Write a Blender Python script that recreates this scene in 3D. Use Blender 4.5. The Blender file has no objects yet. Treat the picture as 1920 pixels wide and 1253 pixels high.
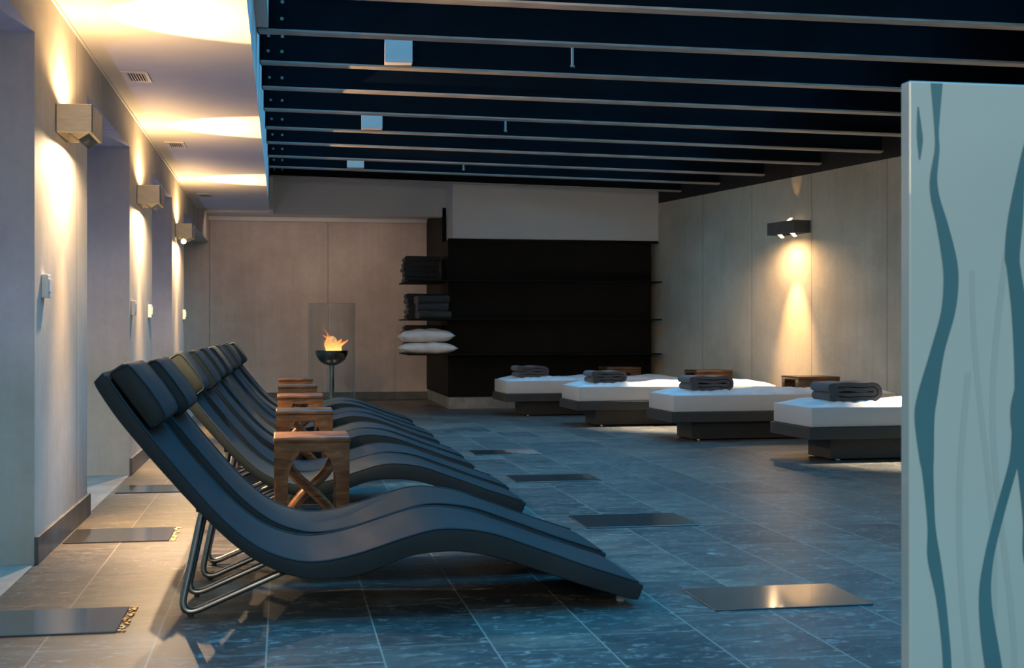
import bpy, bmesh, math, random
from mathutils import Vector, Matrix
random.seed(7)
S = bpy.context.scene
COL = S.collection
PI = math.pi
R = math.radians

# ------------------------------------------------------------------ materials
def new_mat(name):
    m = bpy.data.materials.new(name); m.use_nodes = True
    nt = m.node_tree; nt.nodes.clear()
    return m, nt

class NT:
    def __init__(s, nt): s.nt = nt
    def n(s, typ, **kw):
        nd = s.nt.nodes.new(typ)
        ins = kw.pop('ins', {})
        for k, v in kw.items(): setattr(nd, k, v)
        for k, v in ins.items():
            if isinstance(v, bpy.types.NodeSocket): s.nt.links.new(v, nd.inputs[k])
            else: nd.inputs[k].default_value = v
        return nd
    def link(s, a, b): s.nt.links.new(a, b)
    def math(s, op, a, b=0.0, c=None):
        nd = s.n('ShaderNodeMath', operation=op)
        for i, v in enumerate((a, b, c)):
            if v is None: continue
            if isinstance(v, bpy.types.NodeSocket): s.link(v, nd.inputs[i])
            else: nd.inputs[i].default_value = v
        return nd.outputs[0]
    def mix(s, f, a, b):
        nd = s.n('ShaderNodeMix', data_type='RGBA')
        for i, v in ((0, f), (6, a), (7, b)):
            if isinstance(v, bpy.types.NodeSocket): s.link(v, nd.inputs[i])
            else: nd.inputs[i].default_value = v
        return nd.outputs[2]
    def noise(s, vec, scale, detail=4, rough=.55, dist=0.0):
        nd = s.n('ShaderNodeTexNoise', ins={'Scale': scale, 'Detail': detail, 'Roughness': rough, 'Distortion': dist})
        s.link(vec, nd.inputs['Vector'])
        return nd.outputs['Fac']
    def ramp(s, f, stops):
        nd = s.n('ShaderNodeValToRGB'); cr = nd.color_ramp
        while len(cr.elements) < len(stops): cr.elements.new(.5)
        for e, (p, c) in zip(cr.elements, stops):
            e.position = p; e.color = c if len(c) == 4 else (*c, 1)
        s.link(f, nd.inputs[0]); return nd.outputs[0]
    def mapping(s, vec, scale=(1, 1, 1), loc=(0, 0, 0)):
        nd = s.n('ShaderNodeMapping', ins={'Scale': scale, 'Location': loc}); s.link(vec, nd.inputs[0]); return nd.outputs[0]
    def obj(s): return s.n('ShaderNodeTexCoord').outputs['Object']
    def bump(s, h, strength=.2, dist=.01):
        nd = s.n('ShaderNodeBump', ins={'Strength': strength, 'Distance': dist}); s.link(h, nd.inputs['Height']); return nd.outputs[0]
    def out(s, sh):
        o = s.n('ShaderNodeOutputMaterial'); s.link(sh, o.inputs[0])
    def bsdf(s, **ins):
        nd = s.n('ShaderNodeBsdfPrincipled')
        for k, v in ins.items():
            k = k.replace('_', ' ')
            if isinstance(v, bpy.types.NodeSocket): s.link(v, nd.inputs[k])
            else: nd.inputs[k].default_value = v
        return nd.outputs[0]

def c4(c): return (*c, 1.0)

def concrete(name, col, seams=None, dark=.68, axis='Y'):
    """board-cast concrete: blotches, faint vertical streaks, pour seams at given spots along an axis"""
    m, nt = new_mat(name); t = NT(nt)
    o = t.obj()
    big = t.noise(o, 1.1, 5, .6)
    streak = t.noise(t.mapping(o, (9, 9, .55)), 1.6, 4, .6)
    fine = t.noise(o, 26, 3, .6)
    f = t.math('ADD', t.math('MULTIPLY', big, .72), t.math('ADD', t.math('MULTIPLY', streak, .16), t.math('MULTIPLY', fine, .12)))
    lo = tuple(x * dark for x in col); hi = tuple(min(1, x * 1.13) for x in col)
    c = t.ramp(f, [(.32, lo), (.66, hi)])
    pit = t.n('ShaderNodeTexVoronoi', feature='F1', ins={'Scale': 7.0}); t.link(o, pit.inputs['Vector'])
    pf = t.math('LESS_THAN', pit.outputs['Distance'], .035)
    c = t.mix(t.math('MULTIPLY', pf, .45), c, c4(tuple(x * .45 for x in col)))
    if seams:
        sx = t.n('ShaderNodeSeparateXYZ'); t.link(o, sx.inputs[0])
        co = sx.outputs[axis]
        tot = None
        wob = t.math('MULTIPLY', t.math('SUBTRACT', t.noise(o, 5, 3), .5), .012)
        for s_ in seams:
            d = t.math('ABSOLUTE', t.math('SUBTRACT', t.math('ADD', co, wob), s_))
            l = t.math('LESS_THAN', d, .009)
            tot = l if tot is None else t.math('MAXIMUM', tot, l)
        c = t.mix(t.math('MULTIPLY', tot, .6), c, c4(tuple(x * .4 for x in col)))
    t.out(t.bsdf(Base_Color=c, Roughness=.75, Normal=t.bump(fine, .15, .006)))
    return m

def plain(name, col, rough=.5, metal=0.0, var=.12, scale=8, coat=0.0, bump=0.0, spec=.5, stretch=(1, 1, 1)):
    m, nt = new_mat(name); t = NT(nt)
    v = t.mapping(t.obj(), stretch)
    f = t.noise(v, scale, 4)
    c = t.ramp(f, [(.3, tuple(x * (1 - var) for x in col)), (.7, tuple(min(1, x * (1 + var)) for x in col))])
    kw = dict(Base_Color=c, Roughness=rough, Metallic=metal, Coat_Weight=coat, Specular_IOR_Level=spec)
    if bump: kw['Normal'] = t.bump(f, bump, .01)
    t.out(t.bsdf(**kw)); return m

def emis(name, col, strength):
    m, nt = new_mat(name); t = NT(nt)
    e = t.n('ShaderNodeEmission', ins={'Color': c4(col), 'Strength': strength}); t.out(e.outputs[0]); return m

def wood(name):
    m, nt = new_mat(name); t = NT(nt)
    o = t.obj()
    w = t.noise(t.mapping(o, (3, 3, 14)), 2.2, 5, .6, 1.2)
    b = t.noise(o, 9, 3)
    c = t.ramp(w, [(.28, (.03, .011, .004)), (.5, (.13, .055, .018)), (.72, (.26, .12, .04))])
    c = t.mix(t.math('MULTIPLY', b, .45), c, (.05, .02, .008, 1))
    t.out(t.bsdf(Base_Color=c, Roughness=.38, Normal=t.bump(w, .08, .004), Coat_Weight=.25, Coat_Roughness=.3))
    return m

def leather():
    m, nt = new_mat('black_leather'); t = NT(nt)
    o = t.obj()
    g = t.noise(o, 160, 2); w = t.noise(o, 3.2, 4)
    c = t.ramp(w, [(.3, (.020, .030, .035)), (.7, (.027, .038, .044))])
    h = t.math('ADD', t.math('MULTIPLY', g, .25), w)
    t.out(t.bsdf(Base_Color=c, Roughness=.55, Specular_IOR_Level=.05, Normal=t.bump(h, .10, .006)))
    return m

def slate():
    """slate floor: columns .355 m wide, staggered .6 m tiles, pale grout, white veins"""
    m, nt = new_mat('slate_floor_tiles'); t = NT(nt)
    o = t.obj()
    s = t.n('ShaderNodeSeparateXYZ'); t.link(o, s.inputs[0])
    x, y = s.outputs[0], s.outputs[1]
    W, L = .3535, .62
    u = t.math('DIVIDE', t.math('ADD', x, .05), W)
    cid = t.math('FLOOR', u); fu = t.math('FRACT', u)
    wn = t.n('ShaderNodeTexWhiteNoise', noise_dimensions='1D'); t.link(cid, wn.inputs['W'])
    v = t.math('ADD', t.math('DIVIDE', y, L), t.math('MULTIPLY', wn.outputs['Value'], 3.0))
    rid = t.math('FLOOR', v); fv = t.math('FRACT', v)
    cmb = t.n('ShaderNodeCombineXYZ'); t.link(cid, cmb.inputs[0]); t.link(rid, cmb.inputs[1])
    w2 = t.n('ShaderNodeTexWhiteNoise', noise_dimensions='2D'); t.link(cmb.outputs[0], w2.inputs['Vector'])
    rnd = w2.outputs['Value']
    du = t.math('MULTIPLY', t.math('MINIMUM', fu, t.math('SUBTRACT', 1, fu)), W)
    dv = t.math('MULTIPLY', t.math('MINIMUM', fv, t.math('SUBTRACT', 1, fv)), L)
    gro = t.math('MAXIMUM', t.math('LESS_THAN', du, .0028), t.math('LESS_THAN', dv, .0024))
    off = t.n('ShaderNodeVectorMath', operation='ADD'); t.link(o, off.inputs[0])
    sc = t.n('ShaderNodeVectorMath', operation='SCALE', ins={'Scale': 13.0}); t.link(w2.outputs['Color'], sc.inputs[0]); t.link(sc.outputs[0], off.inputs[1])
    p = off.outputs[0]
    cloud = t.noise(t.mapping(p, (2.2, 4.5, 1)), 1.5, 6, .62, .6)
    vein = t.noise(t.mapping(p, (4.0, 9, 1)), 3.2, 8, .74, 1.2)
    base = t.ramp(cloud, [(.30, (.038, .043, .043)), (.50, (.068, .069, .066)), (.72, (.140, .130, .112))])
    ton = t.ramp(rnd, [(0, (.50, .50, .52)), (.5, (.85, .85, .85)), (1, (1.35, 1.26, 1.14))])
    mul = t.n('ShaderNodeMix', data_type='RGBA', blend_type='MULTIPLY', ins={0: 1.0}); t.link(base, mul.inputs[6]); t.link(ton, mul.inputs[7])
    c = t.mix(t.math('MULTIPLY', t.ramp(vein, [(.54, (0, 0, 0)), (.68, (1, 1, 1))]), .8), mul.outputs[2], (.40, .39, .36, 1))
    c = t.mix(t.math('MULTIPLY', gro, .8), c, (.30, .255, .20, 1))
    h = t.math('SUBTRACT', t.math('MULTIPLY', cloud, .6), t.math('MULTIPLY', gro, .5))
    ro = t.math('ADD', .30, t.math('MULTIPLY', vein, .22))
    t.out(t.bsdf(Base_Color=c, Roughness=ro, Specular_IOR_Level=.5, Normal=t.bump(h, .12, .006)))
    return m

def clear_glass(name, tint=(.86, .92, .92), refl=1.0):
    m, nt = new_mat(name); t = NT(nt)
    lw = t.n('ShaderNodeLayerWeight', ins={'Blend': .5})
    fr_ = t.math('ADD', .035, t.math('MULTIPLY', t.math('POWER', lw.outputs['Facing'], 3.0), .62))
    tr = t.n('ShaderNodeBsdfTransparent', ins={'Color': c4(tint)})
    gl = t.n('ShaderNodeBsdfGlossy', ins={'Color': (1, 1, 1, 1), 'Roughness': .03})
    mx = t.n('ShaderNodeMixShader'); t.link(t.math('MULTIPLY', fr_, refl), mx.inputs[0]); t.link(tr.outputs[0], mx.inputs[1]); t.link(gl.outputs[0], mx.inputs[2])
    t.out(mx.outputs[0]); return m

def flame_mat():
    m, nt = new_mat('flame'); t = NT(nt)
    g = t.n('ShaderNodeSeparateXYZ'); t.link(t.n('ShaderNodeTexCoord').outputs['Object'], g.inputs[0])
    z = t.math('DIVIDE', g.outputs[2], .30)
    nz = t.noise(t.obj(), 22, 3)
    f = t.math('ADD', z, t.math('MULTIPLY', t.math('SUBTRACT', nz, .5), .5))
    c = t.ramp(f, [(0, (1, .62, .22)), (.22, (1, .45, .12)), (.5, (1, .27, .06)), (1, (.9, .18, .04))])
    a = t.ramp(f, [(0, (.9, .9, .9)), (.4, (.55, .55, .55)), (1, (.05, .05, .05))])
    e = t.n('ShaderNodeEmission', ins={'Strength': 1.6}); t.link(c, e.inputs[0])
    tr = t.n('ShaderNodeBsdfTransparent')
    mx = t.n('ShaderNodeMixShader'); t.link(a, mx.inputs[0]); t.link(tr.outputs[0], mx.inputs[1]); t.link(e.outputs[0], mx.inputs[2])
    t.out(mx.outputs[0]); return m

def cloth(name, col, scale=240, wr=.0):
    m, nt = new_mat(name); t = NT(nt)
    o = t.obj(); f = t.noise(o, scale, 2); b = t.noise(o, 6, 4)
    c = t.ramp(b, [(.3, tuple(x * .85 for x in col)), (.7, tuple(min(1, x * 1.1) for x in col))])
    t.out(t.bsdf(Base_Color=c, Roughness=.9, Sheen_Weight=.15, Normal=t.bump(f, .35, .004)))
    return m

M = {}
M['conc_left'] = concrete('concrete_left', (.56, .54, .50), seams=[6.92, 10.45, 13.9, 7.9, 8.5, 11.5], axis='Y')
M['conc_back'] = concrete('concrete_back', (.64, .56, .53), seams=[-1.035, .653], axis='X')
M['conc_right'] = concrete('concrete_right', (.68, .60, .47), seams=[-4.75, -3.49, -2.31, -1.19, -6.0, -7.2, -8.4], axis='Y')
M['white_paint'] = plain('white_paint', (.74, .73, .72), .6, var=.03, scale=2)
M['ceil_paint'] = plain('ceiling_paint', (.70, .68, .67), .7, var=.03, scale=2)
M['steel_black'] = plain('black_painted_steel', (.0025, .006, .011), .55, var=.3, scale=3, spec=.08)
M['steel_flange'] = plain('bare_steel_flange', (.36, .34, .31), .45, var=.3, scale=5, stretch=(1, 6, 6))
M['roof_black'] = plain('black_roof', (.006, .006, .007), .8)
M['skirting'] = plain('slate_skirting', (.10, .11, .115), .4, var=.3, scale=6)
M['stone'] = plain('plinth_stone', (.24, .23, .21), .5, var=.25, scale=7)
M['alcove'] = plain('pale_threshold_stone', (.36, .34, .31), .6, var=.18, scale=5)
M['slate'] = slate()
M['tile_glass'] = plain('smoked_glass_tile', (.07, .07, .068), .12, var=.1, scale=2, spec=.8, coat=.6)
M['leather'] = leather()
M['pipe'] = plain('brushed_steel_tube', (.42, .40, .37), .28, 1.0, var=.12, scale=20)
M['plastic_black'] = plain('black_plastic', (.02, .02, .02), .4)
M['plastic_grey'] = plain('grey_plastic', (.45, .45, .44), .5)
M['plastic_white'] = plain('white_plastic', (.85, .85, .84), .45, var=.03)
M['wood'] = wood('oiled_root_wood')
M['bed_dark'] = plain('bed_graphite', (.028, .030, .031), .5, var=.12, scale=5)
M['bed_white'] = plain('white_leatherette', (.50, .49, .48), .45, var=.03, scale=3)
M['sheet'] = cloth('white_sheet', (.66, .66, .67))
M['pillow'] = cloth('white_pillow_cotton', (.80, .76, .74))
M['blanket'] = cloth('grey_wool', (.065, .068, .075))
M['towel'] = cloth('dark_towel', (.026, .030, .034))
M['panel_black'] = plain('black_cladding', (.004, .0045, .0035), .6, spec=.12, var=.35, scale=2.5, stretch=(1, 1, .3))
M['alu'] = plain('brushed_aluminium', (.62, .58, .50), .42, .85, var=.1, scale=12, stretch=(1, 1, 10))
M['anthracite'] = plain('anthracite_metal', (.055, .055, .055), .5, var=.12)
M['chrome'] = plain('polished_steel', (.62, .62, .60), .12, 1.0, var=.05)
M['bowl'] = plain('dark_steel_bowl', (.20, .20, .20), .22, 1.0, var=.15)
M['glass'] = clear_glass('clear_glass', (.93, .96, .96), 1.5)
M['flame'] = flame_mat()
M['roof_glass'] = clear_glass('roof_glazing', (.80, .92, 1.0), .5)
M['bulb'] = emis('warm_bulb', (1, .72, .38), 12)
M['bulb_soft'] = emis('warm_lens', (1, .78, .48), 3.0)
M['vent'] = plain('vent_enamel', (.55, .53, .52), .5, var=.04)
M['vent_dark'] = plain('vent_gap', (.03, .03, .03), .8)
M['frost'] = plain('frosted_glass', (.47, .57, .545), .35, var=.03, scale=1.2, coat=1.0)
M['teal'] = plain('teal_wave_print', (.065, .19, .225), .35, var=.08, scale=3, coat=1.0)
M['teal_faint'] = plain('faint_wave_print', (.415, .51, .49), .35, var=.03, scale=3, coat=1.0)
M['gold'] = plain('lit_glass_grit', (.55, .36, .15), .35, var=.6, scale=90, metal=.8)
M['glass_edge'] = plain('glass_edge_polished', (.40, .52, .50), .25, var=.1, scale=3, stretch=(1, 1, .4), coat=.6)

# ------------------------------------------------------------------ helpers
def tag(o, label=None, cat=None, group=None, kind=None):
    if label: o['label'] = label
    if cat: o['category'] = cat
    if group: o['group'] = group
    if kind: o['kind'] = kind
    return o

def thing(name, label, cat, loc=(0, 0, 0), rz=0.0, group=None):
    o = bpy.data.objects.new(name, None); COL.objects.link(o)
    o.empty_display_size = .1
    o.location = loc; o.rotation_euler = (0, 0, rz)
    return tag(o, label, cat, group)

def obj(name, bm, mats, parent=None, smooth=None, loc=None):
    me = bpy.data.meshes.new(name)
    bmesh.ops.recalc_face_normals(bm, faces=bm.faces[:])
    bm.to_mesh(me); bm.free()
    if not isinstance(mats, (list, tuple)): mats = [mats]
    for m in mats: me.materials.append(m)
    if smooth is not None:
        for p in me.polygons: p.use_smooth = True
        me.set_sharp_from_angle(angle=R(smooth))
    o = bpy.data.objects.new(name, me); COL.objects.link(o)
    if parent: o.parent = parent
    if loc: o.location = loc
    return o

def box(bm, x0, x1, y0, y1, z0, z1, bev=0.0, seg=2, mi=0):
    r = bmesh.ops.create_cube(bm, size=1.0)
    vs = r['verts']
    for v in vs:
        v.co = Vector((x0 + (v.co.x + .5) * (x1 - x0), y0 + (v.co.y + .5) * (y1 - y0), z0 + (v.co.z + .5) * (z1 - z0)))
    fs = set(f for v in vs for f in v.link_faces)
    for f in fs: f.material_index = mi
    if bev > 0:
        es = list(set(e for v in vs for e in v.link_edges))
        bmesh.ops.bevel(bm, geom=es, offset=bev, segments=seg, profile=.5, affect='EDGES', material=-1)
    return bm

def bx(*a, **k):
    return box(bmesh.new(), *a, **k)

def tube(bm, pts, r, seg=10, closed=False, cap=True):
    pts = [Vector(p) for p in pts]; n = len(pts); rings = []
    prev = None
    for i, p in enumerate(pts):
        if closed: d = pts[(i + 1) % n] - pts[i - 1]
        else: d = pts[min(i + 1, n - 1)] - pts[max(i - 1, 0)]
        d.normalize()
        if prev is None:
            up = Vector((0, 0, 1)) if abs(d.z) < .9 else Vector((1, 0, 0))
            a = d.cross(up).normalized()
        else:
            a = (prev - d * prev.dot(d)).normalized()
        prev = a; b = d.cross(a)
        rr = r[i] if isinstance(r, (list, tuple)) else r
        rings.append([bm.verts.new(p + a * (rr * math.cos(2 * PI * k / seg)) + b * (rr * math.sin(2 * PI * k / seg))) for k in range(seg)])
    m = n if closed else n - 1
    for i in range(m):
        A, B = rings[i], rings[(i + 1) % n]
        for k in range(seg):
            bm.faces.new((A[k], A[(k + 1) % seg], B[(k + 1) % seg], B[k]))
    if cap and not closed:
        bm.faces.new(rings[0][::-1]); bm.faces.new(rings[-1])
    return bm

def smooth_path(pts, n=8):
    """Catmull-Rom through points"""
    P = [Vector(p) for p in pts]
    out = []
    for i in range(len(P) - 1):
        p0 = P[max(i - 1, 0)]; p1 = P[i]; p2 = P[i + 1]; p3 = P[min(i + 2, len(P) - 1)]
        for k in range(n):
            t = k / n
            out.append(.5 * ((2 * p1) + (p2 - p0) * t + (2 * p0 - 5 * p1 + 4 * p2 - p3) * t * t + (3 * p1 - p0 - 3 * p2 + p3) * t ** 3))
    out.append(P[-1]); return out

def fillet(pts, rad, n=6):
    P = [Vector(p) for p in pts]; out = [P[0]]
    for i in range(1, len(P) - 1):
        a = (P[i - 1] - P[i]); b = (P[i + 1] - P[i])
        r = min(rad, a.length * .49, b.length * .49)
        A = P[i] + a.normalized() * r; B = P[i] + b.normalized() * r
        for k in range(n + 1):
            t = k / n
            out.append((1 - t) ** 2 * A + 2 * t * (1 - t) * P[i] + t * t * B)
    out.append(P[-1]); return out

def prism(bm, poly, axis, a, b, mi=0):
    """extrude 2D polygon; axis 'Y': poly=(x,z), 'X': poly=(y,z), 'Z': poly=(x,y)"""
    def mk(p, q):
        if axis == 'Y': return (p[0], q, p[1])
        if axis == 'X': return (q, p[0], p[1])
        return (p[0], p[1], q)
    A = [bm.verts.new(mk(p, a)) for p in poly]; B = [bm.verts.new(mk(p, b)) for p in poly]
    n = len(poly); fs = [bm.faces.new(A), bm.faces.new(B[::-1])]
    for i in range(n): fs.append(bm.faces.new((A[i], B[i], B[(i + 1) % n], A[(i + 1) % n])))
    for f in fs: f.material_index = mi
    return bm

def lathe(bm, prof, seg=40, close=False):
    rings = []
    for (r, z) in prof:
        rings.append([bm.verts.new((r * math.cos(2 * PI * k / seg), r * math.sin(2 * PI * k / seg), z)) for k in range(seg)])
    for A, B in zip(rings, rings[1:]):
        for k in range(seg): bm.faces.new((A[k], A[(k + 1) % seg], B[(k + 1) % seg], B[k]))
    if close:
        bm.faces.new(rings[0][::-1]); bm.faces.new(rings[-1])
    return bm

def copy_tree(o, parent=None):
    c = o.copy(); COL.objects.link(c)
    if parent: c.parent = parent
    for ch in list(o.children): copy_tree(ch, c)
    return c

def struct(name, bm, mats, smooth=None):
    return tag(obj(name, bm, mats, None, smooth), kind='structure')

# ------------------------------------------------------------------ camera
cam = bpy.data.cameras.new('camera'); co = bpy.data.objects.new('camera', cam); COL.objects.link(co)
cam.sensor_width = 36; cam.lens = 45.0; cam.shift_y = -4.5 / 1920
co.location = (0, 0, 1.0); co.rotation_euler = (PI / 2, 0, -math.atan(430 / 2400))
cam.clip_start = .05
cam.dof.use_dof = True; cam.dof.focus_distance = 8.5; cam.dof.aperture_fstop = 45.0 / 1000 / .007
S.camera = co

# ------------------------------------------------------------------ room shell
XW = -1.05
bm = bmesh.new()
box(bm, XW, 8.2, -1.0, 19.2, -.12, 0, mi=0)
struct('floor', bm, M['slate'])
struct('floor_alcove', bx(-2.4, XW, -1.0, 19.2, -.12, 0), M['alcove'])

PIERS = [(2.30, 3.85), (5.78, 7.28), (9.25, 10.82), (12.70, 14.25)]
LZ = 2.29
bm = bmesh.new()
for (a, b) in PIERS: box(bm, -2.2, XW, a, b, 0, LZ)
box(bm, -2.2, XW, 1.0, 19.0, LZ, 2.80)
struct('wall_left', bm, M['conc_left'])
for (a, b) in PIERS:
    struct('baseboard_left', bx(XW, XW + .018, a - .012, b + .012, 0, .118, bev=.003), M['skirting'])
struct('wall_back', bx(-2.4, 6.2, 18.9, 19.1, 0, 3.4), M['conc_back'])
struct('baseboard_back', bx(-1.4, 2.1, 18.87, 18.9, 0, .115, bev=.003), M['skirting'])

# left ceiling slab, bulkhead, soffit
CZ = 2.54
BX = -.165
struct('ceiling', bx(XW, BX, 1.0, 16.4, CZ, 3.30), M['ceil_paint'])
struct('ceiling_recess', bx(XW, BX, 16.4, 17.2, 2.66, 3.30), M['ceil_paint'])
struct('ceiling_recess', bx(XW, 2.2, 17.2, 18.9, 2.66, 3.30), M['ceil_paint'])
struct('trim_1', bx(XW, 2.1, 18.84, 18.9, 2.60, 2.66, bev=.006), M['white_paint'])
struct('trim_2', bx(XW, XW + .012, 1.0, 16.4, CZ - .012, CZ), M['white_paint'])
struct('wall_soffit', bx(BX, 2.155, 17.0, 17.2, 2.535, 3.3), M['white_paint'])
struct('wall_bulkhead', bx(BX, BX + .045, 16.4, 17.0, CZ, 3.2), M['white_paint'])
struct('trim_3', bx(BX, BX + .075, 6.9, 8.38, 2.955, 3.25, bev=.003), M['white_paint'])

# right wall: built in its own frame (origin on the wall by the shelf block, +Y along the wall to the back)
ROT = R(11.64)
RW = Vector((4.896, 16.4, 0))
def rw(s, off, z):   # s = distance along the wall towards the camera, off = distance into the room
    d = Vector((math.sin(ROT), -math.cos(ROT), 0)); n = Vector((-math.cos(ROT), -math.sin(ROT), 0))
    return RW + d * s + n * off + Vector((0, 0, z))
o = struct('wall_right', bx(0, .3, -8.0, 2.7, 0, 2.70), M['conc_right'])
o.location = RW; o.rotation_euler = (0, 0, ROT)
o = struct('trim_4', bx(.0, .28, -9.5, 2.7, 2.70, 3.22), M['roof_black'])
o.location = RW; o.rotation_euler = (0, 0, ROT)

# roof and beams, falling gently to the right
SL = -.031; SKEW = -.66 / 5.45
def roof_piece(name, x0, x1, y0, y1, mat, th):
    zf = lambda x: 3.27 + SL * (x - BX)
    struct(name, prism(bmesh.new(), [(x0, zf(x0)), (x1, zf(x1)), (x1, zf(x1) + th), (x0, zf(x0) + th)], 'Y', y0, y1), mat)
roof_piece('roof_glazing', BX, 4.5, .5, 15.3, M['roof_glass'], .012)
roof_piece('roof', 4.5, 8.2, .5, 15.3, M['roof_black'], .08)
roof_piece('roof', BX, 8.2, 15.3, 17.0, M['roof_black'], .08)  # both solid pieces unseen, sized to keep blue sky off the far walls
BY = [6.55, 7.52, 8.49, 9.48, 10.46, 11.48, 12.50, 13.48, 14.52, 15.46, 16.37]
def wall_x(y): return 4.896 + math.tan(ROT) * (16.4 - y)
for i, y in enumerate(BY):
    L = (wall_x(y - .7) - BX) - .03
    Ld = L * math.sqrt(1 + SKEW * SKEW)
    bm = bmesh.new()
    # I section along local +X: web, bottom flange, top flange, end plate with bolts
    box(bm, 0, Ld, -.006, .006, .014, .30, mi=0)
    box(bm, 0, Ld, -.055, .055, 0, .014, mi=1)
    box(bm, 0, Ld, -.055, .055, .286, .30, mi=0)
    box(bm, 0.002, .012, -.09, .09, .0, .30, mi=0)
    for bxp in (.06, .16):
        for bz in (.09, .20):
            box(bm, bxp - .011, bxp + .011, -.018, -.006, bz - .011, bz + .011, bev=.003, seg=1, mi=1)
    o = obj('beam', bm, [M['steel_black'], M['steel_flange']])
    o.location = (BX, y, 2.95); o.rotation_euler = (0, math.atan(-SL), math.atan(SKEW))
    tag(o, kind='structure')

# black clad block with shelves, white panel above
struct('wall_upper', bx(2.155, 4.93, 16.36, 17.2, 2.20, 3.2, bev=.004), M['white_paint'])
t = thing('shelf_unit', 'black clad shelving block with three thin shelves running around its corner', 'shelving', (2.1, 16.4, 0))
obj('cladding', bx(0, 2.716, 0, 2.49, .155, 2.185, bev=.003), M['panel_black'], t)
obj('side_panel', bx(0, .05, .6, 2.49, 2.186, 2.655), M['panel_black'], t)
obj('plinth', bx(.012, 2.70, .012, 2.49, 0, .154, bev=.004), M['stone'], t)
obj('top_rail', bx(-.005, 2.80, -.05, 0, 2.165, 2.20, bev=.002), M['panel_black'], t)
for z in (.715, 1.165, 1.655):
    bm = bmesh.new()
    prism(bm, [(-.545, -.30), (2.775, -.30), (2.775, -.002), (-.002, -.002), (-.002, .98), (-.545, .98)], 'Z', z - .016, z)
    obj('shelf', bm, M['panel_black'], t)

# ------------------------------------------------------------------ towels and pillows on the shelves
def folded_towel(w, d, h, seed, folds='x'):
    """one folded towel: rounded loop at the front, layered edges at the side"""
    rnd = random.Random(seed)
    bm = bmesh.new()
    nx, ny = 10, 8
    n_l = 3
    prof = []
    for i in range(33):
        a = -PI / 2 + PI * i / 32
        prof.append((-d / 2 + h / 2 - (h / 2) * math.cos(a), h / 2 + (h / 2) * math.sin(a)))
    # outline (y,z): front fold rounded, rear layered
    rear = []
    for k in range(n_l):
        z1 = h * (1 - k / n_l); z0 = h * (1 - (k + 1) / n_l)
        rear += [(d / 2 - .004, z1 - .003), (d / 2, (z0 + z1) / 2), (d / 2 - .004, z0 + .003), (d / 2 - .014, z0)]
    poly = prof[::-1][::-1] + rear
    for s in range(nx + 1):
        pass
    rings = []
    for s in range(nx + 1):
        x = -w / 2 + w * s / nx
        sag = .004 * math.sin(3.1 * s / nx + seed) + rnd.uniform(-.0025, .0025)
        edge = .006 if s in (0, nx) else 0
        rings.append([bm.verts.new((x, py * (1 - edge), max(0, pz * (1 - edge * 2)) + (sag * pz / h))) for (py, pz) in poly])
    m = len(poly)
    for A, B in zip(rings, rings[1:]):
        for k in range(m): bm.faces.new((A[k], A[(k + 1) % m], B[(k + 1) % m], B[k]))
    bm.faces.new(rings[0]); bm.faces.new(rings[-1][::-1])
    return bm

ORD = ['bottom', 'second from bottom', 'third from bottom', 'fourth from bottom', 'fifth from bottom', 'sixth from bottom', 'top']
def towel_stack(n, x, y, z0, w, d, h, rz, where, group, seed):
    for k in range(n):
        o = obj('folded_towel', folded_towel(w + .012 * math.sin(k * 2.1 + seed), d, h, seed + k), M['towel'], smooth=50)
        o.location = (x + .012 * math.sin(k * 1.7 + seed), y + .008 * math.cos(k * 2.3 + seed), z0 + .001 + k * (h + .002))
        o.rotation_euler = (0, 0, rz + .03 * math.sin(k * 3 + seed))
        pos = 'topmost' if k == n - 1 else ORD[k]
        tag(o, 'dark folded towel, %s in %s' % (pos, where), 'towel', group)
towel_stack(5, 1.81, 17.05, 1.655, .40, .48, .066, -PI / 2, 'the top shelf stack', 'towels on the top shelf', 1)
towel_stack(5, 1.86, 17.02, 1.165, .46, .50, .066, -PI / 2, 'the tall middle shelf stack', 'towels on the middle shelf', 11)
towel_stack(3, 1.89, 16.34, 1.165, .40, .44, .096, 0, 'the short middle shelf stack', 'towels on the middle shelf', 21)
towel_stack(5, 1.83, 17.08, .715, .44, .50, .072, -PI / 2, 'the stack behind white pillows', 'towels on the lowest shelf', 31)

def pillow_mesh(w, d, h, seed):
    rnd = random.Random(seed); bm = bmesh.new(); N = 26
    def ht(u, v):
        a = max(0, 1 - abs(u) ** 2.6) * max(0, 1 - abs(v) ** 2.6)
        return h / 2 * a ** .55
    grid = {}
    for sgn in (1, -1):
        for i in range(N + 1):
            for j in range(N + 1):
                u = -1 + 2 * i / N; v = -1 + 2 * j / N
                edge = i in (0, N) or j in (0, N)
                if edge and sgn == -1:
                    continue
                pin = 1 - .06 * (1 - v * v) * (1 if abs(u) > .9 else 0)
                pin2 = 1 - .07 * (1 - u * u) * (1 if abs(v) > .9 else abs(v) ** 6)
                z = sgn * ht(u, v) * (1 + .06 * math.sin(5 * u + seed + 3 * v))
                z += .008 * sgn * math.sin(11 * u + 4 * v + seed) * (1 - abs(u)) * (1 - abs(v)) * 2
                if sgn < 0: z = max(z, -h * .40)
                grid[(sgn, i, j)] = bm.verts.new((u * w / 2 * pin, v * d / 2 * pin2, z))
    def g(s, i, j):
        if i in (0, N) or j in (0, N): return grid[(1, i, j)]
        return grid[(s, i, j)]
    for s in (1, -1):
        for i in range(N):
            for j in range(N):
                q = [g(s, i, j), g(s, i + 1, j), g(s, i + 1, j + 1), g(s, i, j + 1)]
                if len(set(q)) == 4:
                    try: bm.faces.new(q if s > 0 else q[::-1])
                    except ValueError: pass
    return bm
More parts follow.
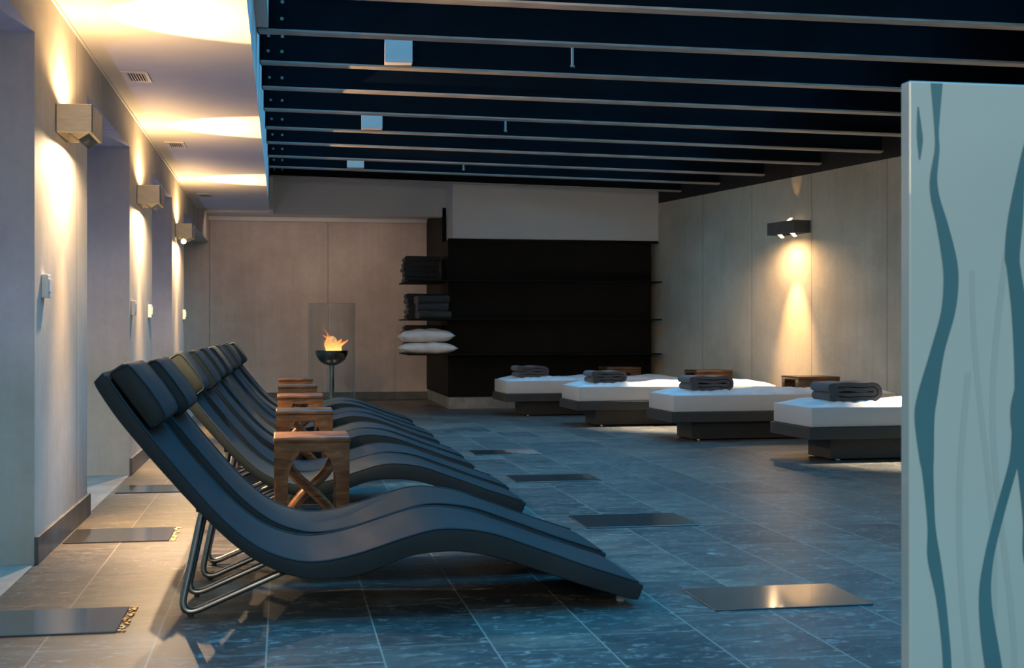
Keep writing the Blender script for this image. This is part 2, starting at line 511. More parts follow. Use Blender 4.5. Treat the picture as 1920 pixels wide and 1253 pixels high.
o = obj('pillow', pillow_mesh(.74, .46, .17, 2), M['pillow'], smooth=80); o.location = (1.83, 16.36, .785); o.rotation_euler = (0, 0, .05)
tag(o, 'plump white pillow lying on the lowest shelf, under another pillow', 'pillow', 'white pillows on the lowest shelf')
o = obj('pillow', pillow_mesh(.71, .46, .18, 5), M['pillow'], smooth=80); o.location = (1.81, 16.36, .942); o.rotation_euler = (0, R(-1), .02)
tag(o, 'plump white pillow on top of another on the lowest shelf', 'pillow', 'white pillows on the lowest shelf')

# ------------------------------------------------------------------ wave loungers
TOP = [(-.597, .863), (-.50, .72), (-.356, .533), (-.20, .353), (-.083, .257), (.026, .211), (.127, .200), (.255, .222), (.431, .276), (.527, .299), (.618, .300), (.737, .280), (.876, .231), (1.09, .151), (1.294, .081)]
BOT = [(-.630, .826), (-.548, .70), (-.405, .523), (-.247, .345), (-.115, .226), (.012, .160), (.127, .138), (.270, .150), (.431, .205), (.527, .219), (.620, .219), (.730, .200), (.862, .157), (1.07, .083), (1.268, .020)]
LW = .60
def lounger():
    t = thing('wave_lounger', '', 'lounger')
    T = smooth_path([(x, 0, z) for x, z in TOP], 6); B = smooth_path([(x, 0, z) for x, z in BOT], 6)
    ring = [(.012, 0), (.002, .05), (0, .14), (0, .84), (.0015, .95), (.007, 1.0), (.014, 1.005), (.05, 1.02), (.16, 1.05), (LW / 2, 1.06)]
    ring = ring + [(LW - y, q) for (y, q) in ring[-2::-1]]
    bm = bmesh.new(); rings = []
    n = len(T)
    for i, (a, b) in enumerate(zip(T, B)):
        e = min(i, n - 1 - i)
        sh = 1.0 if e > 1 else (.98 if e == 1 else .88)
        mid = (a + b) / 2
        rr = []
        for (y, q) in ring:
            p = b.lerp(a, q)
            p = mid + (p - mid) * sh
            # slight wrinkles in the seat
            w = .0022 * math.sin(38 * a.x + 5 * y) * math.exp(-((a.x - .28) / .22) ** 2) if .02 < y < LW - .02 and q > .9 else 0
            yy = y if e > 0 else LW / 2 + (y - LW / 2) * .985
            rr.append(bm.verts.new((p.x, yy, p.z + w)))
        rings.append(rr)
    m = len(ring)
    for A, C in zip(rings, rings[1:]):
        for k in range(m): bm.faces.new((A[k], A[(k + 1) % m], C[(k + 1) % m], C[k]))
    bm.faces.new(rings[0]); bm.faces.new(rings[-1][::-1])
    mt = obj('mattress', bm, M['leather'], t, smooth=42)
    for y in (.006, LW - .006):
        bm = bmesh.new(); tube(bm, [(p.x, y, p.z + .001) for p in T[1:-1]], .0045, 6)
        obj('piping', bm, M['leather'], mt, smooth=60)
    # head pillow lying on the sloped back
    d = Vector((TOP[2][0] - TOP[0][0], 0, TOP[2][1] - TOP[0][1])).normalized()
    nn = Vector((-d.z, 0, d.x)); nn = nn if nn.z > 0 else -nn
    bm = bmesh.new()
    prof = [(.004, .002), (-.002, .02), (-.001, .066), (.008, .084), (.03, .092), (.12, .096), (.200, .091), (.230, .084), (.242, .068), (.244, .02), (.238, .002)]
    Y0, Y1 = .045, LW - .045
    ys = [(Y0, .88), (Y0 + .004, .96), (Y0 + .016, 1.0), (LW / 2, 1.01), (Y1 - .016, 1.0), (Y1 - .004, .96), (Y1, .88)]
    rings = []
    cs, ch = .128, .046
    o0 = Vector(T[0]) + d * .012 + nn * .004
    prof = [(a, h * .86) for a, h in prof]
    for (y, s) in ys:
        rings.append([bm.verts.new(o0 + d * (cs + (a - cs) * s) + nn * (ch + (h - ch) * s) + Vector((0, y, 0))) for (a, h) in prof])
    m = len(prof)
    for A, C in zip(rings, rings[1:]):
        for k in range(m): bm.faces.new((A[k], A[(k + 1) % m], C[(k + 1) % m], C[k]))
    bm.faces.new(rings[0]); bm.faces.new(rings[-1][::-1])
    hp = obj('head_pillow', bm, M['leather'], t, smooth=55)
    for y in (Y0 + .002, Y1 - .002):
        bm = bmesh.new()
        tube(bm, [o0 + d * (cs + (a - cs) * .93) + nn * (ch + (h - ch) * .93) + Vector((0, y, 0)) for (a, h) in prof[1:-1]], .004, 6)
        obj('seam', bm, M['leather'], hp, smooth=60)
    # two tubular steel loops
    for y in (.135, LW - .125):
        path = fillet([(-.275, y, .375), (-.352, y, .025), (-.315, y, .013), (.012, y, .148)], .055, 8)
        path = fillet([(-.275, y, .385), (-.358, y, -.012), (.012, y, .150)], .085, 10)
        zmin = min(p.z for p in path)
        path = [Vector((p.x, p.y, p.z + (.0175 - zmin) * max(0, 1 - (p.z - zmin) / .14))) for p in path]
        bm = bmesh.new(); tube(bm, path, .0125, 12)
        lg = obj('leg', bm, M['pipe'], t, smooth=60)
        bm = bmesh.new()
        lo = min(path, key=lambda p: p.z)
        lathe_pts = [(lo.x, y, 0.0), (lo.x, y, .010)]
        tube(bm, lathe_pts, .010, 10)
        obj('foot', bm, M['plastic_black'], lg, smooth=60)
        obj('clamp', bx(-.012, .036, y - .018, y + .018, .138, .172, bev=.006), M['plastic_black'], lg)
        obj('clamp', bx(-.300, -.262, y - .018, y + .018, .366, .400, bev=.006), M['plastic_black'], lg)
    for y in (.11, LW - .11):
        bm = bmesh.new(); tube(bm, [(1.232, y, 0.0), (1.232, y, .006), (1.232, y, .034)], [.012, .017, .015], 12)
        obj('roller_foot', bm, M['plastic_grey'], t, smooth=60)
    return t
PAIRY = [4.49, 6.76, 8.66, 10.60, 12.46]
PNAME = ['first pair from the camera', 'second pair, just behind the first carved table', 'third pair, between second and third carved tables', 'fourth pair, between third and fourth carved tables', 'last pair, beside the glass fire column']
base = None
for k, y in enumerate(PAIRY):
    for j in (0, 1):
        r = lounger() if base is None else copy_tree(base)
        base = base or r
        r.location = ((random.uniform(-.008, .008) if k else 0) + j * .03, y + j * .665, 0)
        tag(r, 'black padded wave lounger, %s one of the %s' % (('front', 'rear')[j], PNAME[k]), 'lounger', 'wave loungers in a row')

# ------------------------------------------------------------------ carved side tables
def side_table():
    W, D, H = .355, .34, .50
    t = thing('side_table', '', 'side table')
    bm = bx(-.004, W + .004, -.004, D + .004, H - .032, H, bev=.009, seg=3)
    obj('table_top', bm, M['wood'], t, smooth=40)
    for (y0, y1) in ((0, .062), (D - .062, D)):
        for sd in (0, 1):
            pl = [(.004, 0), (.058, 0), (.063, .20), (.066, .31), (.074, .365), (.088, .400), (.108, .420), (.122, .428), (.122, H - .031), (0, H - .031), (0, .3)]
            if sd: pl = [(W - a, b) for a, b in pl][::-1]
            bm = bmesh.new(); prism(bm, pl, 'Y', y0, y1)
            bmesh.ops.bevel(bm, geom=[e for e in bm.edges if abs(e.verts[0].co.y - e.verts[1].co.y) < 1e-6 and max(v.co.z for v in e.verts) < H - .04], offset=.008, segments=2, profile=.5, affect='EDGES')
            obj('leg', bm, M['wood'], t, smooth=50)
        obj('apron', bx(.110, W - .110, y0 + .003, y1 - .003, .426, H - .031, bev=.003), M['wood'], t)
    br = [([(.045, .075, .44), (.060, .080, .37), (.095, .105, .31), (.155, .135, .25), (.215, .165, .19), (.270, .20, .12), (.315, .23, .0)], 0),
          ([(W - .045, .285, .44), (W - .062, .28, .38), (W - .100, .255, .31), (W - .160, .225, .25), (W - .225, .21, .19), (W - .275, .20, .12), (W - .320, .19, .0)], 0)]
    for pts, _ in br:
        bm = bmesh.new(); P = smooth_path(pts, 7)
        tube(bm, P, [.030 if i < 3 else .026 for i in range(len(P))], 12)
        for v in bm.verts: v.co.z = max(v.co.z, 0)
        obj('brace', bm, M['wood'], t, smooth=60)
    return t
TBL = [6.16, 8.23, 10.22, 12.07, 13.88]
TL = ['carved wooden side table with crossed braces, fully seen, behind the front lounger pair',
      'carved wooden side table behind the first table, arched opening half hidden by loungers',
      'carved wooden side table, third of the lounger row, only its top third showing',
      'carved wooden side table, fourth of the lounger row, two from the fire column',
      'carved wooden side table at the far end of lounger row before fire column']
tb = None
for y, lab in zip(TBL, TL):
    r = side_table() if tb is None else copy_tree(tb)
    tb = tb or r
    r.location = (-.040, y, 0)
    tag(r, lab, 'side table', 'carved tables between the loungers')
for (x, y, lab) in ((4.05, 15.75, 'carved wooden table at concrete wall, beyond the bed furthest in'),
                    (4.73, 14.25, 'carved wooden table by concrete wall glowing orange under wall lamp'),
                    (5.06, 12.05, 'dark carved wooden table by wall, behind the stacked blanket of front bed')):
    r = copy_tree(tb); r.location = (x, y, 0); r.scale = (1.25, 1.2, 1.1); r.rotation_euler = (0, 0, R(2))
    tag(r, lab, 'side table', 'carved tables by the right wall')

# ------------------------------------------------------------------ massage beds
def sheet_mesh(L, D, z0, seed):
    rnd = random.Random(seed); bm = bmesh.new(); nx, ny = 110, 36
    ph = [rnd.uniform(0, 6.3) for _ in range(8)]
    g = []
    for i in range(nx + 1):
        row = []
        for j in range(ny + 1):
            u = i / nx; v = j / ny
            x = u * L; y = v * D
            ex = min(u * L, (1 - u) * L) / .16; ey = min(v * D, (1 - v) * D) / .12
            e = min(1, ex) * min(1, ey); e = e * e * (3 - 2 * e)
            e = min(1, min(ex, 1) ** .6 * min(ey, 1) ** .6)
            wr = 0
            wr += .0045 * math.sin(26 * x + 9 * y + ph[0] + 1.5 * math.sin(7 * y + ph[1])) * (.35 + .65 * math.exp(-((y) / .12) ** 2))
            wr += .004 * math.sin(16 * x - 22 * y + ph[2]) * (.5 + .5 * math.sin(3 * x + ph[3]))
            wr += .006 * math.sin(7 * x + 5 * y + ph[4])
            wr += .006 * abs(math.sin(34 * x - 14 * y + ph[5])) * math.exp(-((y - .06) / .10) ** 2)
            z = z0 + (.036 + wr * 1.7) * e
            if ex < .02 or ey < .02: z = z0 - .004
            row.append(bm.verts.new((x, y, z)))
        g.append(row)
    for i in range(nx):
        for j in range(ny): bm.faces.new((g[i][j], g[i + 1][j], g[i + 1][j + 1], g[i][j + 1]))
    return bm
def bed():
    L, D = 2.25, .74
    t = thing('massage_bed', '', 'bed')
    bm = bx(.24, L - .24, .14, .54, .012, .175, bev=.003)
    pd = obj('pedestal', bm, M['bed_dark'], t)
    for x in (.32, L - .32):
        for y in (.18, .50): obj('levelling_foot', tube(bmesh.new(), [(x, y, 0), (x, y, .012)], .02, 10), M['chrome'], pd)
    obj('platform', bx(0, L, 0, D, .176, .268, bev=.004), M['bed_dark'], t)
    mt = obj('mattress', bx(.022, L - .022, .018, D - .018, .269, .422, bev=.008, seg=3), M['bed_white'], t, smooth=40)
    bm = sheet_mesh(L - .07, D - .06, .421, 3); bmesh.ops.translate(bm, verts=bm.verts[:], vec=(.035, .030, 0))
    obj('sheet', bm, M['sheet'], t, smooth=180)
    return t
BEDS = [(3.94, 9.17, 'white massage bed on graphite pedestal, partly hidden behind frosted glass panel'),
        (3.46, 11.13, 'white massage bed on graphite pedestal with bluish sheet, second from frosted panel'),
        (3.02, 13.02, 'white massage bed with brightly lit sheet, third from frosted glass panel'),
        (2.56, 14.76, 'white massage bed standing right before the black shelving block')]
bd = None
for (x, y, lab) in BEDS:
    r = bed() if bd is None else copy_tree(bd)
    bd = bd or r
    r.location = (x, y, 0); r.rotation_euler = (0, 0, R(2.0))
    tag(r, lab, 'bed', 'massage beds along the right wall')

# folded blankets: a doubled sheet folded over once more, closed folds on the left
def blanket(w, d, h, seed):
    rnd = random.Random(seed)
    bm = bmesh.new()
    t2 = h / 4.0                      # four layers
    def loop(off):
        """closed C-shaped band outline in (x,z), band half-thickness off around its mid line"""
        P = []
        R0 = h / 4
        zc = h / 2
        xr = w - h / 2
        out, inn = [], []
        N = 14
        # middle line of the C: bottom arm at z=h/4, top arm at z=3h/4
        def wob(s): return .0035 * math.sin(9 * s + seed)
        for i in range(N + 1):
            s = i / N; out.append((R0 + (xr - R0) * s, h / 4 + wob(s)))
        for i in range(1, N):
            a = -PI / 2 + PI * i / N; out.append((xr + (h / 4) * math.cos(a), zc + (h / 4) * math.sin(a)))
        for i in range(N + 1):
            s = 1 - i / N; out.append((R0 - .012 + (xr - R0 + .012) * s, 3 * h / 4 + wob(s + .4)))
        return out
    mid = loop(0)
    def offset(line, o):
        res = []
        for i, p in enumerate(line):
            a = Vector(line[max(i - 1, 0)]); b = Vector(line[min(i + 1, len(line) - 1)])
            d_ = (b - a).normalized(); n_ = Vector((d_.y, -d_.x))
            res.append((p[0] + n_.x * o, p[1] + n_.y * o))
        return res
    half = h / 4 - .0015
    outer = offset(mid, half); inner = offset(mid, -half * .96)
    def capround(pc, a0):
        return [(pc[0] + half * .97 * math.cos(a0 + PI * k / 10), pc[1] + half * .97 * math.sin(a0 + PI * k / 10)) for k in range(1, 10)]
    poly = outer + capround(mid[-1], PI / 2) + inner[::-1] + capround(mid[0], PI / 2)
    # groove between the two layers of the doubled sheet, seen on the folded ends
    def ring_mesh(poly, y0, y1, k):
        A = [bm.verts.new((x, y0, max(0, z))) for x, z in poly]; B = [bm.verts.new((x, y1, max(0, z))) for x, z in poly]
        n = len(poly)
        for i in range(n): bm.faces.new((A[i], A[(i + 1) % n], B[(i + 1) % n], B[i]))
        bm.faces.new(A); bm.faces.new(B[::-1])
    # each of the two layers of the band as its own sheet, joined by the left folds
    lay_o = offset(mid, half - .0005); lay_m1 = offset(mid, .0035); lay_m2 = offset(mid, -.0035)
    lay_i = offset(mid, -half * .92)
    ring_mesh(lay_o + lay_m1[::-1], 0, d, 0)
    ring_mesh([(x, z) for x, z in lay_m2] + lay_i[::-1], .006, d - .006, 0)
    # fold caps on the left, wrapping both layers
    for pc, dz in ((mid[0], 0), (mid[-1], 0)):
        cap = [(pc[0] + .045, pc[1] - half + .0005)] + [(pc[0] - half * 1.05 * math.sin(PI * k / 12), pc[1] - (half - .0005) * math.cos(PI * k / 12)) for k in range(13)] + [(pc[0] + .045, pc[1] + half - .0005)]
        ring_mesh(cap, .004, d - .004, 0)
    return bm
for (x, y, w, h, lab, sd) in ((4.16, 9.30, .44, .150, 'thick grey folded blanket on the bed beside frosted glass panel', 1),
                              (3.68, 11.25, .42, .135, 'grey folded blanket on the bluish bed, second from frosted glass panel', 2),
                              (3.22, 13.14, .38, .125, 'grey folded blanket with lit top on the bright third bed', 3),
                              (2.74, 14.88, .38, .135, 'grey folded blanket on bed in front of black shelving', 4)):
    o = obj('folded_blanket', blanket(w, .34, h, sd), M['blanket'], smooth=45)
    o.location = (x, y, .455); o.rotation_euler = (0, 0, R(2.0 + sd * .8 - 2))
    tag(o, lab, 'blanket', 'folded blankets on the beds')

# ------------------------------------------------------------------ glass fire column
t = thing('fire_column', 'tall clear glass fire column with steel bowl and open flame', 'fire column', (.652, 17.45, 0))
bm = lathe(bmesh.new(), [(.315, .02), (.315, 1.375)], 64)
gc = obj('glass_cylinder', bm, M['glass'], t, smooth=40)
bm = bmesh.new(); tube(bm, [(.315 * math.cos(2 * PI * k / 64), .315 * math.sin(2 * PI * k / 64), 1.375) for k in range(64)], .004, 6, closed=True)
obj('rim', bm, M['glass_edge'], gc, smooth=60)
for a_ in (R(-9), R(172)):  # added strips at the outline, standing in for glass edge highlights
    bm = bmesh.new(); tube(bm, [(.315 * math.cos(a_), .315 * math.sin(a_), .02), (.315 * math.cos(a_), .315 * math.sin(a_), 1.374)], .004, 6)
    obj('edge_strip', bm, M['glass_edge'], gc, smooth=60)
bm = lathe(bmesh.new(), [(.001, .0), (.335, .0), (.335, .012), (.33, .02), (.001, .02)], 64); obj('base', bm, M['chrome'], t, smooth=40)
bm = lathe(bmesh.new(), [(.001, .02), (.06, .02), (.06, .03), (.034, .04), (.034, .545), (.001, .545)], 24); obj('pole', bm, M['chrome'], t, smooth=40)
pr = [(.222 * math.sin(PI / 2 * k / 12), .745 - .205 * math.cos(PI / 2 * k / 12)) for k in range(13)]
pr = [(.03 + .86 * 0 if k == 0 else r, z) for k, (r, z) in enumerate(pr)]
pi = [(.212 * math.sin(PI / 2 * k / 12), .745 - .195 * math.cos(PI / 2 * k / 12)) for k in range(12, -1, -1)]
bm = lathe(bmesh.new(), pr + pi, 48); bl = obj('bowl', bm, M['bowl'], t, smooth=40)
bm = lathe(bmesh.new(), [(.001, .655), (.085, .655), (.085, .70), (.07, .705), (.001, .70)], 24); obj('burner', bm, M['anthracite'], t, smooth=40)
bm = bmesh.new(); rnd = random.Random(4)
def tongue(bm, x0, y0, h, r, lean, twist, ph):
    pts = []; rad = []
    for k in range(15):
        s = k / 14
        pts.append((x0 + lean * s * s * h + .03 * math.sin(3.4 * s * PI * twist + ph) * s, y0 + .02 * math.cos(3 * s + ph) * s, h * s))
        rad.append(max(.0015, r * (math.sin(PI * min(1, .22 + .78 * s)) ** .8) * (1 - .35 * s)))
    tube(bm, pts, rad, 12)
for (x0, h, r, lean, tw, ph) in ((-.01, .17, .075, .1, .5, 0), (-.055, .20, .045, -.1, .6, 1), (.05, .19, .05, .25, .6, 2), (.0, .24, .04, -.45, .7, 3), (-.04, .37, .020, -.28, .8, 2.2), (.09, .18, .03, .55, .7, 1.2), (.02, .14, .08, 0, .4, 4)):
    tongue(bm, x0, rnd.uniform(-.03, .03), h, r, lean, tw, ph)
f = obj('flame', bm, M['flame'], t, smooth=80, loc=(.01, 0, .715))

# ------------------------------------------------------------------ wall lamps
def spot(name, loc, target, power, col, half, blend=.15, r=.01, scale=None):
    l = bpy.data.lights.new(name, 'SPOT'); l.energy = power; l.color = col; l.spot_size = R(half * 2); l.spot_blend = blend; l.shadow_soft_size = r
    o = bpy.data.objects.new(name, l); COL.objects.link(o); o.location = loc
    o.rotation_euler = (Vector(target) - Vector(loc)).to_track_quat('-Z', 'Y').to_euler()
    if scale: o.scale = scale
    return o

def wall_lamp(name, label, loc, rz, ln, mat, group=None):
    """open box shade: local +X away from the wall, +Y along it; V-shaped flaps under it, bulbs inside"""
    t = thing(name, label, 'wall lamp', loc, rz, group)
    w, h, th = .167, .135, .006
    bm = bmesh.new()
    box(bm, 0, w, 0, th, 0, h, bev=.0015, seg=1); box(bm, 0, w, ln - th, ln, 0, h, bev=.0015, seg=1)
    box(bm, w - th, w, 0, ln, 0, h, bev=.0015, seg=1); box(bm, 0, th, 0, ln, 0, h, bev=.0015, seg=1)
    obj('shade', bm, mat, t)
    for z, s in ((0, -1),):
        for (a, b) in ((.055, .100), (.145, .100)):
            bm = bmesh.new()
            pl = [(a, z), (b, z + s * .030 if s < 0 else z + .004), (b + .003, z + s * .030 if s < 0 else z + .004), (a + .004, z)]
            prism(bm, pl, 'Y', .02, ln - .02)
            obj('flap', bm, M['chrome'], t)
    return t
LEFT_L = ['brushed metal box lamp on the concrete pier closest to camera', 'brushed metal box lamp on the second concrete pier', 'small far box lamp with glaring bulb on the last concrete pier']
WARM = (1, .56, .22)
for k, (y, lab) in enumerate(zip((6.294, 9.69, 13.08), LEFT_L)):
    t = wall_lamp('wall_lamp', lab, (XW, y, 1.938), 0, .345, M['alu'], 'box lamps on the left piers')
    cy = y + .172
    bm = bmesh.new(); bmesh.ops.create_uvsphere(bm, u_segments=16, v_segments=8, radius=.012 if k < 2 else .026)
    bu = obj('bulb', bm, M['bulb'], t, smooth=60, loc=(.075, -.0 + .03 if k < 2 else .10, .06 if k < 2 else -.036))
    # upward: one beam grazing the wall, one thrown out over the ceiling
    spot('lamp_beam', (XW + .085, cy, 2.06), (XW + .68, cy, 2.60), 210, WARM, 33, .25)
    spot('lamp_beam', (XW + .12, cy, 2.078), (XW + .10, cy, 2.50), 34, (1, .60, .26), 84, .4)
    # downward: a fan into the room and a wash on the pier
    spot('lamp_beam', (XW + .11, cy, 1.885), (XW + .62, cy, .35), 400, WARM, 33, .9)
    spot('lamp_beam', (XW + .17, cy, 1.925), (XW + .17, cy, .95), 72, (1, .66, .36), 88, .35)

def right_lamp(s, label):
    p = rw(s, 0, 2.065)
    t = thing('wall_lamp', label, 'wall lamp', p, ROT, 'dark box lamps on the right wall')
    w, h, ln, th = .21, .134, .52, .006
    bm = bmesh.new()   # local -X into the room, +Y to the back
    box(bm, -w, 0, 0, th, 0, h, bev=.0015, seg=1); box(bm, -w, 0, ln - th, ln, 0, h, bev=.0015, seg=1)
    box(bm, -w, -w + th, 0, ln, 0, h, bev=.0015, seg=1); box(bm, -th, 0, 0, ln, 0, h, bev=.0015, seg=1)
    obj('shade', bm, M['anthracite'], t)
    for (y, z, sg) in ((.12, 0, -1), (.36, 0, -1), (.20, h, 1)):
        bm = bmesh.new()
        prism(bm, [(-.165, z + sg * .001), (-.135, z + sg * .001), (-.105, z + sg * .034), (-.118, z + sg * .038)], 'Y', y - .022, y + .022)
        obj('flap', bm, M['bulb_soft'], t)
    d = Vector((math.sin(ROT), -math.cos(ROT), 0))
    q = lambda off, z, al=-.26: rw(s, off, z) + d * al
    spot('lamp_beam', q(.30, 2.04), q(.0, .60), 260, WARM, 21, 1.0)
    spot('lamp_beam', q(.30, 2.05), q(.30, 1.0), 52, (1, .62, .30), 86, 1.0)
    spot('lamp_beam', q(.12, 2.03), q(.95, .42), 1700, (1, .80, .56), 24, .5)  # added strong throw, stands in for the sun patches on the beds
    spot('lamp_beam', q(.12, 2.245), q(.03, 2.7), 3.0, WARM, 16, .6)
    return t
right_lamp(3.47, 'dark metal box lamp on the bare concrete wall behind the beds')
right_lamp(7.2, 'dark metal box lamp on concrete wall, hidden behind frosted glass panel')

# spotlights over the beds: white boxes fixed to the beams
BOXES = [(.82, 9.20, 'white box spotlight under the beams, biggest of three in a line'),
         (.835, 12.22, 'white box spotlight under the beams, middle of three in a line'),
         (.845, 15.18, 'white box spotlight under the beams, furthest in of three')]
for (x, y, lab) in BOXES:
    t = thing('box_spotlight', lab, 'spotlight', (x, y, 2.935), R(-4), 'white spotlights under the roof beams')
    obj('housing', bx(-.10, .10, -.0, .17, 0, .20, bev=.006), M['plastic_white'], t)
    obj('bracket', bx(.06, .10, .12, .165, -.012, .30), M['steel_black'], t)
SPR = [(2.054, 9.0), (2.09, 12.02), (2.105, 15.0)]
for k, (x, y) in enumerate(SPR):
    t = thing('sprinkler', 'thin grey sprinkler drop pipe between the black beams, %s from camera' % ('first', 'second', 'third')[k], 'sprinkler', (x, y, 2.90), 0, 'sprinkler pipes under the roof')
    bm = bmesh.new(); tube(bm, [(0, 0, .008), (0, 0, .27)], .010, 10); obj('pipe', bm, M['plastic_grey'], t, smooth=60)
    for q in (-.012, .012): obj('nozzle', tube(bmesh.new(), [(q, 0, 0), (q, 0, .012)], .005, 8), M['chrome'], t)
    obj('bridge', bx(-.018, .018, -.004, .004, .012, .017), M['plastic_grey'], t)

# ceiling vents
for k, (y) in enumerate((7.84, 10.70, 14.66)):
    t = thing('ceiling_vent', 'slotted metal ceiling vent %s' % ('above the opening after the front lamp', 'in the ceiling past the second lamp', 'faint and small by the last ceiling glow')[k], 'vent', (-.945, y, CZ), 0, 'vents along the left ceiling')
    bm = bmesh.new(); w, d = .155, .30
    box(bm, 0, w, 0, .03, -.008, 0); box(bm, 0, w, d - .03, d, -.008, 0); box(bm, 0, .03, .03, d - .03, -.008, 0); box(bm, w - .02, w, .03, d - .03, -.008, 0)
    obj('frame', bm, M['vent'], t)
    bm = bmesh.new()
    for q in range(7): box(bm, .032 + q * .0155, .038 + q * .0155, .03, d - .03, -.008, -.001)
    obj('grille', bm, M['vent'], t)
    obj('backing', bx(.03, w - .02, .03, d - .03, -.003, -.0005), M['vent_dark'], t)

# switches on the piers
for k, (y, z, lab) in enumerate(((5.97, 1.150, 'white wall switch box on the pier closest to camera'), (9.38, 1.115, 'white wall switch box on second pier, near edge'), (10.52, 1.11, 'white wall switch box on second pier, far edge'), (14.10, 1.13, 'white wall switch box on the last pier'))):
    t = thing('wall_switch', lab, 'switch', (XW, y, z), 0, 'switch boxes on the left piers')
    obj('housing', bx(0, .028, -.04, .045, 0, .105, bev=.005), M['plastic_white'], t)
    obj('rocker', bx(.028, .034, -.022, .027, .025, .085, bev=.002), M['plastic_white'], t)

# smoked glass tiles let into the floor
TILES = [(1.52, 2.125, 4.37, 4.755, 'smoked glass floor tile beside the front lounger foot'), (1.52, 2.11, 6.32, 6.76, 'smoked glass floor tile beyond the front tile, by second lounger pair'),
         (1.52, 2.10, 8.31, 8.72, 'smoked glass floor tile right of third lounger pair'), (1.53, 2.08, 10.20, 10.62, 'small distant smoked glass floor tile before the beds'),
         (-1.02, -.545, 4.41, 4.80, 'smoked glass floor tile with glittering golden edge by the pier'), (-1.02, -.535, 6.30, 6.72, 'smoked glass floor tile beside the first pier skirting'),
         (-1.02, -.54, 8.20, 8.58, 'smoked glass floor tile in front of second pier')]
for i, (a, b, c, d, lab) in enumerate(TILES):
    t = thing('glass_floor_tile', lab, 'floor tile', (a, c, 0), 0, 'smoked glass floor tiles')
    obj('pane', bx(0, b - a, 0, d - c, .0008, .006, bev=.001, seg=1), M['tile_glass'], t)
    if i in (4, 5):
        bm = bmesh.new(); rnd = random.Random(i)
        for q in range(60 if i == 4 else 34):
            yy = rnd.uniform(0, d - c); xx = b - a + rnd.uniform(.004, .026); s_ = rnd.uniform(.003, .008)
            box(bm, xx - s_, xx + s_, yy - s_, yy + s_, 0, s_ * .8, bev=s_ * .3, seg=1)
        tag(obj('gold_grit', bm, M['gold'], t), kind='stuff')

# ------------------------------------------------------------------ frosted glass panel in front
def ribbon(bm, pts, y, mi, x_max):
    P = smooth_path([(x, w, z) for (x, z, w) in pts], 7)
    vs = []
    for p in P:
        w = max(.002, p.y)
        vs.append((bm.verts.new((p.x - w / 2, y, p.z)), bm.verts.new((p.x + w / 2, y, p.z))))
    for (a, b), (c, d) in zip(vs, vs[1:]):
        f = bm.faces.new((a, b, d, c)); f.material_index = mi
PX0, PX1, PY, PT, PH = 1.503, 2.75, 2.90, .044, 1.612
t = thing('glass_screen', 'frosted glass screen with teal wavy lines, standing closest to the camera', 'glass screen', (PX0, PY, 0))
bm = bmesh.new(); box(bm, 0, PX1 - PX0, 0, PT, 0, PH, bev=.004, seg=2, mi=0)
A = [(1.575, 1.609, .032), (1.575, 1.495, .012), (1.576, 1.445, .013), (1.567, 1.377, .019), (1.571, 1.329, .024), (1.589, 1.265, .031), (1.607, 1.186, .039), (1.613, 1.127, .04), (1.605, 1.047, .038), (1.576, .948, .038), (1.552, .849, .053), (1.543, .79, .053), (1.548, .695, .039), (1.552, .649, .029), (1.561, .527, .021), (1.568, .444, .034), (1.588, .333, .025), (1.603, .176, .023), (1.60, .0, .03)]
B = [(1.842, 1.609, .012), (1.83, 1.52, .012), (1.806, 1.426, .016), (1.786, 1.284, .04), (1.777, 1.187, .041), (1.782, 1.148, .038), (1.798, 1.028, .043), (1.799, .868, .032), (1.79, .746, .029), (1.78, .673, .026), (1.746, .561, .026), (1.714, .44, .026), (1.704, .337, .034), (1.723, .192, .046), (1.76, .0, .04)]
C_ = [(1.526, 1.549, .003), (1.529, 1.497, .013), (1.531, 1.465, .015), (1.53, 1.419, .003)]
D_ = [(x + .255, z, w) for x, z, w in A]
E_ = [(x + .33, z, w) for x, z, w in B]
F1 = [(1.70 + .03 * math.sin(4.2 * z), z, .014) for z in [1.15 - .09 * k for k in range(13)]]
F2 = [(1.655 + .02 * math.sin(5 * z + 2), z, .016) for z in [.90 - .08 * k for k in range(12)]]
F3 = [(1.755 + .03 * math.sin(4.6 * z + 1), z, .016) for z in [1.2 - .09 * k for k in range(14)]]
for ln_, mi, dy in ((F1, 2, -.0006), (F2, 2, -.0006), (F3, 2, -.0006), (A, 1, -.0010), (B, 1, -.0010), (C_, 1, -.0010), (D_, 1, -.0014), (E_, 1, -.0018)):
    ribbon(bm, [(x - PX0, min(z, PH - .004), w) for x, z, w in ln_], dy, mi, PX1)
obj('pane', bm, [M['frost'], M['teal'], M['teal_faint']], t)

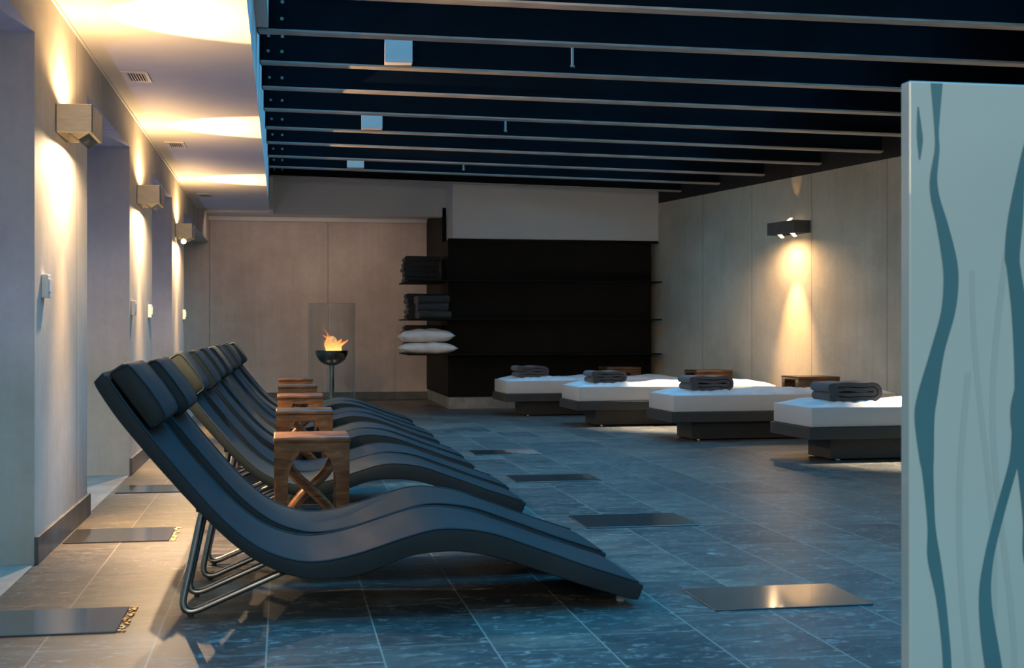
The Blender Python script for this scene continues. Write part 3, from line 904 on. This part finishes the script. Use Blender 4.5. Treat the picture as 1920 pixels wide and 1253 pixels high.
# ------------------------------------------------------------------ world and daylight
w = bpy.data.worlds.new('dusk'); S.world = w; w.use_nodes = True
nt = w.node_tree; nt.nodes.clear(); T = NT(nt)
g = T.n('ShaderNodeTexCoord').outputs['Generated']
sp = T.n('ShaderNodeSeparateXYZ'); T.link(g, sp.inputs[0])
nz = T.noise(g, 7, 5)
el = T.math('ADD', sp.outputs[2], T.math('MULTIPLY', T.math('SUBTRACT', nz, .5), .14))
colr = T.ramp(el, [(0.0, (.02, .027, .027)), (.10, (.03, .04, .038)), (.14, (.13, .18, .19)), (.40, (.08, .24, .32)), (.62, (.045, .36, .58)), (1, (.04, .36, .60))])
bg = T.n('ShaderNodeBackground', ins={'Strength': 1.9}); T.link(colr, bg.inputs[0])
ow = T.n('ShaderNodeOutputWorld'); T.link(bg.outputs[0], ow.inputs[0])

def area(name, loc, target, sx, sy, power, col):
    l = bpy.data.lights.new(name, 'AREA'); l.shape = 'RECTANGLE'; l.size = sx; l.size_y = sy; l.energy = power; l.color = col
    o = bpy.data.objects.new(name, l); COL.objects.link(o); o.location = loc
    o.rotation_euler = (Vector(target) - Vector(loc)).to_track_quat('-Z', 'Y').to_euler()
    return o
# daylight through the glazed side to the right of the camera
# the bright part of the dusk sky, high over the glass roof
l = bpy.data.lights.new('sky_light', 'SUN'); l.energy = 3.8; l.color = (.08, .49, .82); l.angle = R(50)
o = bpy.data.objects.new('sky_light', l); COL.objects.link(o)
o.rotation_euler = (-Vector((.36, .26, .90))).to_track_quat('-Z', 'Y').to_euler()
# added warm fill light from behind the camera, no actual lamp there
area('warm_front_fill', (-.4, -2.2, 2.5), (3.6, 12, 1.4), 3.0, 1.2, 95, (1.0, .74, .47))
# cove lamp in the ceiling recess by the back wall
area('cove_lamp', (.4, 17.75, 2.62), (.5, 18.6, .6), 2.6, .25, 8, (1.0, .74, .58))
# violet uplights set in the alcoves behind the piers
for y in (4.8, 8.27, 11.76, 15.9):
    spot('alcove_uplight', (-1.95, y, .06), (-.75, y, 2.54), 32 if y < 14 else 14, (.46, .40, 1.0), 52, .8, r=.05)
# fire glow
l = bpy.data.lights.new('fire_glow', 'POINT'); l.energy = 3; l.color = (1, .5, .18); l.shadow_soft_size = .08
o = bpy.data.objects.new('fire_glow', l); COL.objects.link(o); o.location = (.66, 17.45, .86)

vs = S.view_settings
vs.view_transform = 'Standard'; vs.look = 'None'; vs.gamma = 1; vs.exposure = 0.32; vs.use_curve_mapping = False
S.cycles.max_bounces = 8
S.cycles.use_denoising = True
S.cycles.sample_clamp_indirect = 4
